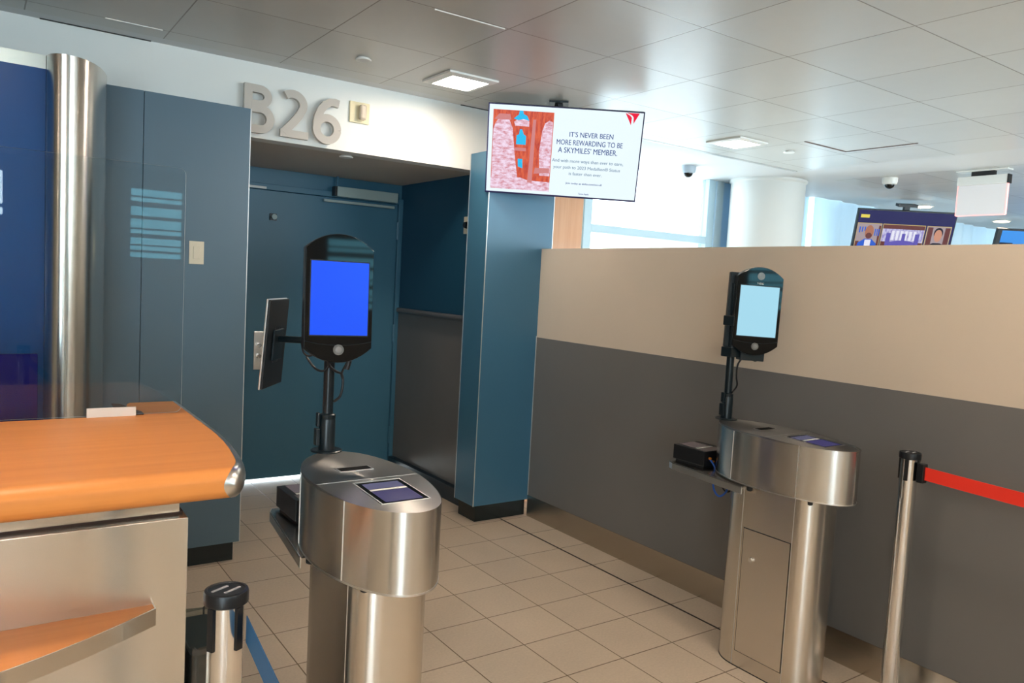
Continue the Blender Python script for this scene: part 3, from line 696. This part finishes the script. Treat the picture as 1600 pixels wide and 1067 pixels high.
# face scanner stands
def dev_outline(W, H, rise, n=14, rr=.012):
    s = H / 2 - rise; out = []
    for i in range(n + 1):                                   # top arc from right to left
        u = 1 - 2 * i / n; out.append((u * W / 2, s + rise * (1 - abs(u) ** 2.1)))
    for i in range(n + 1):
        u = -1 + 2 * i / n; out.append((u * W / 2, -s - rise * (1 - abs(u) ** 2.1)))
    return out
def make_face_unit(t, loc, rot, screenmat, name_text):
    W, H = .212, .398
    hs = bmesh.new(); prism(hs, dev_outline(W, H, .045), 0, .034, axis='y')
    u = link('face_camera', hs, M['black'], t, .004); u.location = loc; u.rotation_euler = rot
    bm = bmesh.new(); prism(bm, dev_outline(W - .003, H - .003, .045), -.0045, -.0001, axis='y'); link('front_glass', bm, M['black_gloss'], u, .001)
    bm = bmesh.new(); box(bm, -.092, .092, -.0062, -.0046, -.1165, .1165); link('screen_surround', bm, M['black'], u)
    bm = bmesh.new(); box(bm, -.0895, .0895, -.0070, -.0063, -.113, .113); link('screen', bm, screenmat, u)
    bm = bmesh.new(); cyl(bm, (0, -.0046, -.158), (0, -.0085, -.158), .0165, 24); s_ = link('motion_sensor', bm, mat('grey_sensor', (.14, .14, .135), .4), u, smooth=True)
    bm = bmesh.new(); cyl(bm, (0, -.0086, -.158), (0, -.0105, -.158), .010, 20, .006); link('sensor_lens', bm, mat('sensor_lens', (.2, .2, .2), .3), s_, smooth=True)
    # slim chin line
    bm = bmesh.new(); pts = [(-.104 + .208 * i / 20, -.0052, -.132 - .012 * (1 - (1 - i / 10) ** 2)) for i in range(21)]
    tube(bm, pts, .0011, 6, 1); link('chin_seam', bm, M['black_metal'], u)
    if name_text:
        text('maker_lettering', 'NEC', M['off_white'], .02, u, (0, -.0050, .121), fit=(.030, .0085))
        bm = bmesh.new(); cyl(bm, (0, -.0046, .158), (0, -.0062, .158), .017, 28); link('camera_window', bm, mat('camera_window', (.22, .26, .28), .3), u)
    return u
def stand_common(t, top):
    bm = bmesh.new(); lathe(bm, [(.050, 0), (.050, .003), (.046, .0045)], 28); link('base_plate', bm, M['black_metal'], t)
    bm = bmesh.new(); lathe(bm, [(.0255, .0045), (.0255, .10), (.0245, .103), (.0245, .106), (.0255, .109), (.0255, .118), (.0175, .122)], 28); link('collar', bm, M['black_metal'], t, smooth=True)
    bm = bmesh.new(); lathe(bm, [(.0168, .1221), (.0168, top)], 28); link('pole', bm, M['black_metal'], t, smooth=True)
    bm = bmesh.new(); box(bm, -.040, -.026, -.012, .012, .02, .075); box(bm, -.036, -.026, -.01, .01, .08, .125); link('clamp_lever', bm, M['black_metal'], t, .003)
s1 = empty('face_scanner_stand', 'black mast on the nearer kiosk with bright blue screen and side tablet', 'face scanner', (K1L[0] + .020, K1L[1] + .352, 1.0200), group='face scanner stands')
stand_common(s1, .50)
T1 = (-1.678, -1.892, 1.511)
u1 = make_face_unit(s1, (T1[0] - s1.location.x, T1[1] - s1.location.y, T1[2] - 1.02), (math.radians(-2), math.radians(0), math.radians(-8)), M['blue_screen'], False)
boxo('mount_block', M['black_metal'], -.05, .05, -.034, .02, .40, .52, s1, .003)
# side tablet and arm
tl = Vector((-1.804, -1.647, 1.353)) - s1.location
th = math.radians(234.7)
tb = bmesh.new(); box(tb, -.10, .10, .0, .007, -.145, .145); tab = link('tablet', tb, M['alu'], s1, .003); tab.location = tl; tab.rotation_euler = (math.radians(-3.9), 0, th)
boxo('tablet_back', M['black'], -.098, .098, .0071, .014, -.143, .143, tab, .002)
boxo('tablet_screen', M['black_gloss'], -.09, .09, -.0010, -.0001, -.13, .13, tab)
bm = bmesh.new()
for i in range(7):
    for j in range(4): cyl(bm, (-.028 + .018 * j, .0141, -.06 + .018 * i), (-.028 + .018 * j, .0155, -.06 + .018 * i), .0035, 8)
link('vent_holes', bm, mat('vent_grey', (.05, .05, .06), .4), tab)
boxo('mounting_plate', M['black_metal'], -.045, .045, .0142, .022, -.055, .045, tab, .002)
arm = bmesh.new(); e0 = Vector((0, 0, .352)); n_ = Vector((math.sin(th), -math.cos(th), 0)); e1 = tl - n_ * .022 + Vector((0, 0, .01)); e1.z = .345
cyl(arm, e0, e1, .011, 14); box(arm, -.028, .028, -.028, .028, .325, .375)
link('tablet_arm', arm, M['black_metal'], s1, .002)
bm = bmesh.new()
tube(bm, [(-.068, .02, .30), (-.055, -.02, .27), (-.03, -.03, .262), (-.01, -.03, .285), (.0, -.035, .31)], .0035)
tube(bm, [(-.075, .05, .345), (-.075, .03, .315), (-.06, .01, .305), (-.03, -.01, .33)], .003)
link('tablet_cable', bm, M['cable'], s1, smooth=True)
bm = bmesh.new()
tube(bm, [(-.035, -.06, .335), (-.022, -.05, .285), (.005, -.04, .262), (.03, -.03, .25), (.035, -.03, .22), (.03, -.025, .18), (.015, -.01, .16)], .0042)
tube(bm, [(.045, -.06, .33), (.038, -.05, .29), (.028, -.035, .255), (.034, -.03, .235)], .0035)
cyl(bm, (.046, -.05, .296), (.040, -.045, .268), .008, 10)
link('camera_cable', bm, M['cable'], s1, smooth=True)

s2 = empty('face_scanner_stand', 'black mast on the kiosk by the partition holding a tilted face camera with pale screen', 'face scanner', (K2L[0] + .036, K2L[1] + .335, 1.0200), group='face scanner stands')
stand_common(s2, .62)
T2 = Vector((.290, -1.934, 1.520))
u2 = make_face_unit(s2, T2 - s2.location, (math.radians(-1), math.radians(1.5), math.radians(-31)), M['pale_screen'], True)
boxo('back_plate', M['black_metal'], -.125, -.02, .0345, .06, -.17, .17, u2, .003)
boxo('cable_box', M['black_metal'], -.055, .055, .010, .07, -.225, -.175, u2, .003)
for z in (.31, .452):
    boxo('pole_clamp', M['black_metal'], -.034, .03, -.03, .03, z - .022, z + .022, s2, .003)
bm = bmesh.new(); tube(bm, [(.045, -.05, .30), (.02, -.03, .26), (.018, -.026, .20), (.035, -.02, .16), (.03, -.01, .135), (.005, -.018, .125)], .004)
tube(bm, [(.06, -.06, .30), (.08, -.07, .275), (.11, -.08, .29), (.09, -.07, .31)], .004)
link('camera_cable', bm, M['cable'], s2, smooth=True)
# cables below the shelf of the partition kiosk
bm = bmesh.new(); a = Vector(r2.location)
tube(bm, [(a.x - .048, a.y - .10, .83), (a.x - .045, a.y - .125, .80), (a.x - .065, a.y - .135, .755), (a.x - .06, a.y - .145, .70), (a.x - .04, a.y - .16, .675), (a.x - .02, a.y - .18, .70), (a.x - .015, a.y - .19, .755)], .0045)
tag(link('network_cable', bm, M['cable_blue'], smooth=True), 'bright blue cable looping under the shelf of the kiosk by the partition', 'cable', 'cables under the shelf')
bm = bmesh.new()
tube(bm, [(a.x - .028, a.y - .105, .82), (a.x - .028, a.y - .135, .79), (a.x - .03, a.y - .15, .74), (a.x - .015, a.y - .165, .70), (a.x + .005, a.y - .18, .70), (a.x + .008, a.y - .19, .755)], .0035)
tag(link('power_cable', bm, M['cable'], smooth=True), 'thin black cable looping beside the blue one under the partition kiosk shelf', 'cable', 'cables under the shelf')

# ================================================================== PODIUM COUNTER
def make_counter():
    t = empty('podium_counter', 'gate counter with thick rounded orange wood top and brushed steel front with curved shelf', 'counter', (-2.75, -1.6, 0))
    ox, oy = 2.75, 1.6
    r = .04; zc = 1.04; yb = -1.10
    def xe(y):         # outer edge of the right end, curving in towards the nose
        x = -1.968
        if y < -1.65: x -= .028 * ((-1.65 - y) / .38) ** 2
        if y < -2.08: x -= .046 * (1 - math.sqrt(max(0, 1 - ((-2.08 - y) / .118) ** 2)))
        return x
    st = [(y, r) for y in (-1.352, -1.5, -1.65, -1.75, -1.85, -1.95, -2.02, -2.08, -2.11, -2.135, -2.155)]
    st += [(-2.155 - r * math.sin(PI / 2 * i / 10), r * math.cos(PI / 2 * i / 10)) for i in range(1, 10)] + [(-2.1949, r * .06)]
    bk = [(-1.095, r), (-1.12, r), (-1.25, r), (-1.3, r), (-1.352, r)]
    def wood_part(stn, xl):
        bm = bmesh.new(); rings = []
        for k, (y, hh) in enumerate(stn):
            x1 = xe(y) - .027; x0 = xl(y)
            rings.append([bm.verts.new((x + ox, y + oy, z)) for x, z in ((x0, zc + hh), (x1, zc + hh), (x1, zc - hh), (x0, zc - hh))])
        for a_, b_ in zip(rings, rings[1:]):
            for i in range(4): bm.faces.new((a_[i], a_[(i + 1) % 4], b_[(i + 1) % 4], b_[i]))
        bm.faces.new(rings[0][::-1]); bm.faces.new(rings[-1]); return bm
    link('countertop', wood_part(st, lambda y: -4.2), M['wood'], t, smooth=True, angle=40)
    link('countertop_corner', wood_part(bk, lambda y: -2.14 - .05 * ((-1.095 - y) / .257) ** .6), M['wood'], t)
    bm = bmesh.new(); prism(bm, [(-2.215 + ox, -1.353 + oy), (-2.192 + ox, -1.353 + oy), (-2.135 + ox, -1.30 + oy), (-2.175 + ox, -1.12 + oy), (-2.20 + ox, -1.10 + oy)], zc + .0395, zc + .0412); link('dark_wedge', bm, M['rubber'], t)  # flat dark wedge laid on the counter corner
    bm = bmesh.new(); rings = []
    for y, hh in [(-1.094, r)] + bk[1:-1] + st:
        x1 = xe(y); xw = x1 - .0268; rr_ = hh + .0006; wd = x1 - xw
        p = [(xw, zc + rr_)] + [(xw + wd * math.cos(PI / 2 - PI * k / 12) ** .8 if 0 < k < 12 else xw, zc + rr_ * math.sin(PI / 2 - PI * k / 12)) for k in range(1, 12)] + [(xw, zc - rr_)]
        rings.append([bm.verts.new((x + ox, y + oy, z)) for x, z in p])
    n = len(rings[0])
    for a_, b_ in zip(rings, rings[1:]):
        for i in range(n): bm.faces.new((a_[i], a_[(i + 1) % n], b_[(i + 1) % n], b_[i]))
    bm.faces.new(rings[0][::-1]); bm.faces.new(rings[-1])
    link('end_trim', bm, M['alu'], t, smooth=True, angle=60)
    boxo('neck', M['steel_flat'], -4.2 + ox, -2.165 + ox, -2.065 + oy, -1.3 + oy, .95, .9995, t)
    boxo('neck_shadow_strip', mat('brown_gap_shade', (.05, .02, .01), .5), -4.2 + ox, -2.155 + ox, -2.06 + oy, -1.3 + oy, .943, .9495, t)  # dark brown strip stands in for the shade in the slit
    boxo('front_panel', M['steel_v'], -4.2 + ox, -2.150 + ox, -2.10 + oy, -1.25 + oy, .02, .9429, t, .002)
    boxo('plinth', M['rubber'], -4.2 + ox, -2.17 + ox, -2.06 + oy, -1.3 + oy, 0, .0199, t)
    # curved front shelf (orange top, steel edge)
    zt = .728; ya = -2.1003; pts = [(-2.232, ya), (-2.232, ya - .030)]
    for i in range(1, 20):
        s = i / 19; x = -2.232 - 1.5 * s; pts.append((x, ya - .030 - .43 * (1 - (1 - 2 * s) ** 2) * .62))
    pts += [(-3.732, ya)]
    q = [(x + ox, y + oy) for x, y in pts]
    bm = bmesh.new(); prism(bm, q, zt - .03, zt); sh = link('shelf', bm, M['wood'], t)
    bm = bmesh.new(); out = q[:-1]; off = [(x, y - .003) for x, y in out]; off[0] = (out[0][0] + .003, out[0][1]); off[1] = (out[1][0] + .003, out[1][1] - .003)
    for i in range(len(out) - 1): prism(bm, [out[i], out[i + 1], off[i + 1], off[i]], zt - .042, zt + .0015)
    link('shelf_edge', bm, M['steel_flat'], sh, smooth=True)
    return t
make_counter()
# sneeze guard on the counter
t = empty('sneeze_guard', 'clear acrylic screen with rounded corner standing on the orange counter', 'glass screen', (-2.3, -1.352, 1.0802))
def rrect(x0, x1, z0, z1, r):
    p = []
    for cx, cz, a0 in ((x1 - r, z1 - r, 0), (x0 + r, z1 - r, PI / 2), (x0 + r, z0 + r, PI), (x1 - r, z0 + r, 1.5 * PI)):
        p += [(cx + r * math.cos(a0 + PI / 2 * i / 6), cz + r * math.sin(a0 + PI / 2 * i / 6)) for i in range(7)]
    return p
rp = rrect(-1.2, .282, .004, .832, .022)
bm = bmesh.new(); prism(bm, rp, -.003, .003, axis='y')
for f in bm.faces:
    if len(f.verts) == 4: f.material_index = 1
link('acrylic_sheet', bm, [M['acrylic'], M['acrylic_edge']], t)
bm = bmesh.new(); box(bm, -.006, .139, -.012, -.0035, .0, .030); bk = link('clamp_foot', bm, M['off_white'], t, .001); bk['label'] = 'white clamp foot'
bm = bmesh.new(); prism(bm, [(.10, .0035), (.165, .0035), (.165, .05), (.13, .14), (.10, .12)], 0, .004); link('foot_flange', bm, mat('violet_black', (.03, .02, .035), .35), t)

# steel tower with blue sign behind the counter
t = empty('sign_tower', 'tall stainless steel half round tower joined to a deep blue sign board behind the counter', 'sign', (-2.36, -.2, 0))
ex = [(-.0, -.16 - .0)]
pts = []
for i in range(25):
    a_ = PI * .5 * i / 24; pts.append((.02 + .245 * math.sin(a_) ** 1.0, -.26 * 1.0 * math.cos(a_) ** .9 + .0))
pts = [(-.002, -.150)] + [(.0, -.17)] + [(.265 * math.sin(a) + .0, .19 - .43 * math.cos(a)) for a in [PI / 2 * i / 24 for i in range(3, 25)]]
pts = [(-.002, .19), (-.002, -.15), (.01, -.20), (.03, -.228), (.055, -.240), (.08, -.239), (.11, -.228), (.14, -.205), (.175, -.160), (.205, -.10), (.228, -.035), (.245, .04), (.255, .12), (.26, .19)]
bm = bmesh.new(); prism(bm, pts, 0, 2.42); link('steel_column', bm, M['steel_v'], t, smooth=True, angle=60)
boxo('sign_board', M['sign_blue'], -2.2, -.0025, -.150, -.10, 0, 2.365, t)
boxo('top_band', mat('pale_band', (.55, .66, .66), .3, metal=.3), -2.2, -.0025, -.152, -.10, 2.3651, 2.42, t)
# navy board behind the counter
t = tag(boxo('navy_board', M['navy_card'], -3.1, -2.424, -1.06, -1.03, 1.005, 1.256, None, .002), 'plain deep navy board standing behind the counter at the left edge', 'board')
t2 = boxo('board_post', M['black'], -2.75, -2.70, -1.055, -1.035, 0, 1.0049, t)

# ================================================================== STANCHIONS AND BELTS
def make_post():
    t = empty('stanchion', '', 'stanchion')
    bm = bmesh.new(); lathe(bm, [(.15, 0), (.15, .006), (.135, .016), (.05, .028), (.034, .03)], 48); link('base', bm, M['alu'], t, smooth=True)
    bm = bmesh.new(); lathe(bm, [(.0318, .0301), (.0318, .975)], 40); link('post', bm, M['chrome'], t, smooth=True)
    bm = bmesh.new(); lathe(bm, [(.036, .9751), (.0395, .978), (.0395, .996), (.038, 1.0), (.033, 1.001), (.032, .999), (.020, .999)], 40); c = link('cap', bm, M['black'], t, smooth=True, angle=50)
    bm = bmesh.new(); box(bm, -.024, .012, .008, .013, .9992, 1.0008); box(bm, -.014, .022, -.013, -.008, .9992, 1.0008); link('cap_marks', bm, mat('cap_mark', (.4, .38, .4), .4), c)
    for i in range(4):
        a_ = PI / 2 * i; d = Vector((math.cos(a_), math.sin(a_), 0)); n_ = Vector((-d.y, d.x, 0))
        bm = bmesh.new(); p = [d * .0314 - n_ * .0075, d * .0365 - n_ * .0068, d * .0365 + n_ * .0068, d * .0314 + n_ * .0075]
        prism(bm, [(v.x, v.y) for v in p], .895, .9745); link('belt_clip', bm, M['black'], t)
    return t
P1, P2 = (-2.222, -2.742, 0), (.367, -2.635, 0)
RZ1 = math.radians(28); RZ2 = math.radians(10)
s = make_post(); s.location = P1; s.rotation_euler = (0, 0, RZ1); s['group'] = 'belt barrier posts'
s['label'] = 'polished steel barrier post with black cap in the lower left, blue belt leaving it'
q = dup(s, P2, (0, 0, RZ2)); q.scale = (1, 1, 1.02); q['label'] = 'polished steel barrier post beside the partition with a red belt leaving it'
P3, P4 = (-2.335, -4.62, 0), (.340, -4.70, 0)
q = dup(s, P3, (0, 0, 0)); q['label'] = 'barrier post behind the viewer holding the far end of the blue belt'
q = dup(s, P4, (0, 0, 0)); q['label'] = 'barrier post behind the viewer holding the far end of the red belt'
def belt(a, b, z0, z1, m, nm):
    bm = bmesh.new(); a = Vector(a); b = Vector(b); d = (b - a).normalized(); n_ = Vector((-d.y, d.x)) * .0008; k = 24; rows = []
    for i in range(k + 1):
        u = i / k; p = a.lerp(b, u); sag = -.02 * 4 * u * (1 - u)
        rows.append([bm.verts.new((p.x + s_ * n_.x, p.y + s_ * n_.y, z + sag)) for s_, z in ((-1, z0), (1, z0), (1, z1), (-1, z1))])
    for r0, r1_ in zip(rows, rows[1:]):
        for i in range(4): bm.faces.new((r0[i], r0[(i + 1) % 4], r1_[(i + 1) % 4], r1_[i]))
    bm.faces.new(rows[0][::-1]); bm.faces.new(rows[-1]); return link(nm, bm, m)
tag(belt((P1[0] + .030, P1[1] - .028), (P3[0], P3[1] + .036), .905, .955, M['strap_blue'], 'barrier_belt'), 'dark blue retractable belt running from the lower left post toward the viewer', 'belt', 'barrier belts')
tag(belt((P2[0] - .004, P2[1] - .062), (P4[0], P4[1] + .036), .925, .975, M['strap_red'], 'barrier_belt'), 'bright red retractable belt running right from the post beside the partition', 'belt', 'barrier belts')
bm = bmesh.new(); box(bm, P2[0] - .018, P2[0] + .014, P2[1] - .064, P2[1] - .0375, .912, .985)
tag(link('belt_latch', bm, M['black'], None, .003), 'black belt end latch on the post beside the partition', 'latch')

# slim waste bin beside the counter
t = empty('waste_bin', 'slim dark waste bin with a clear liner between the counter and the lower left post', 'bin', (-2.085, -1.985, 0))
bm = bmesh.new()
for (z0, z1, i_) in ((0, .57, 0),):
    pts = rrect(-.052, .052, -.125, .125, .02); prism(bm, [(x, y) for x, y in pts], z0, z1, cap=True)
link('bin_body', bm, M['bin'], t, smooth=True, angle=50)
bm = bmesh.new(); pts = rrect(-.056, .056, -.130, .130, .022); lo = []; up = []
n = len(pts)
for i, (x, y) in enumerate(pts):
    k = 1 + .02 * math.sin(i * 2.3); lo.append(bm.verts.new((x * k, y * k, .46 + .012 * math.sin(i * 1.7)))); up.append(bm.verts.new((x * k, y * k, .592 + .004 * math.sin(i * 2.9))))
for i in range(n): bm.faces.new((lo[i], lo[(i + 1) % n], up[(i + 1) % n], up[i]))
inn = [bm.verts.new((v.co.x * .9, v.co.y * .95, .585)) for v in up]
for i in range(n): bm.faces.new((up[i], up[(i + 1) % n], inn[(i + 1) % n], inn[i]))
link('bin_liner', bm, M['liner'], t, smooth=True)

# ================================================================== LIGHT
w = bpy.data.worlds.new('daylight'); sc.world = w; w.use_nodes = True
bg = w.node_tree.nodes['Background']; bg.inputs[0].default_value = (.80, .92, 1.0, 1); bg.inputs[1].default_value = 5.5
def portal(x0, x1, y, z0, z1, toward):
    L = bpy.data.lights.new('window_portal', 'AREA'); L.shape = 'RECTANGLE'; L.size = x1 - x0; L.size_y = z1 - z0; L.cycles.is_portal = True
    o = bpy.data.objects.new('window_portal', L); COL.objects.link(o); o.location = ((x0 + x1) / 2, y, (z0 + z1) / 2)
    o.rotation_euler = (PI / 2 if toward > 0 else -PI / 2, 0, 0)
portal(1.9, 3.5, YB + .15, .9, ZC, -1); portal(5.0, 14.6, YB + .15, .9, ZC, -1); 
for x0, x1, z0, z1 in REAR: portal(x0, x1, YR - .15, z0, z1, 1)

# ================================================================== CAMERA
cam = bpy.data.cameras.new('camera'); co = bpy.data.objects.new('camera', cam); COL.objects.link(co); sc.camera = co
cam.sensor_width = 36; cam.lens = 1204.23675 / 1600 * 36; cam.clip_start = .05; cam.clip_end = 200
yaw, pitch, roll = .610249823, .0752381034, .0537924819
cy, sy, cp, sp = math.cos(yaw), math.sin(yaw), math.cos(pitch), math.sin(pitch)
F = Vector((sy * cp, cy * cp, -sp)); Rr = Vector((cy, -sy, 0)); U = Rr.cross(F)
c, s_ = math.cos(roll), math.sin(roll)
rx = c * Rr + s_ * U; ry = -s_ * Rr + c * U
co.matrix_world = Matrix(((rx.x, ry.x, -F.x, -2.60076), (rx.y, ry.y, -F.y, -4.15354), (rx.z, ry.z, -F.z, 1.58681), (0, 0, 0, 1)))

sc.view_settings.view_transform = 'Standard'; sc.view_settings.look = 'None'; sc.view_settings.gamma = 1; sc.view_settings.use_curve_mapping = False
sc.view_settings.exposure = 1.64
sc.cycles.max_bounces = 8; sc.cycles.diffuse_bounces = 5; sc.cycles.glossy_bounces = 4; sc.cycles.transparent_max_bounces = 12; sc.cycles.caustics_reflective = False
sc.cycles.sample_clamp_indirect = 8
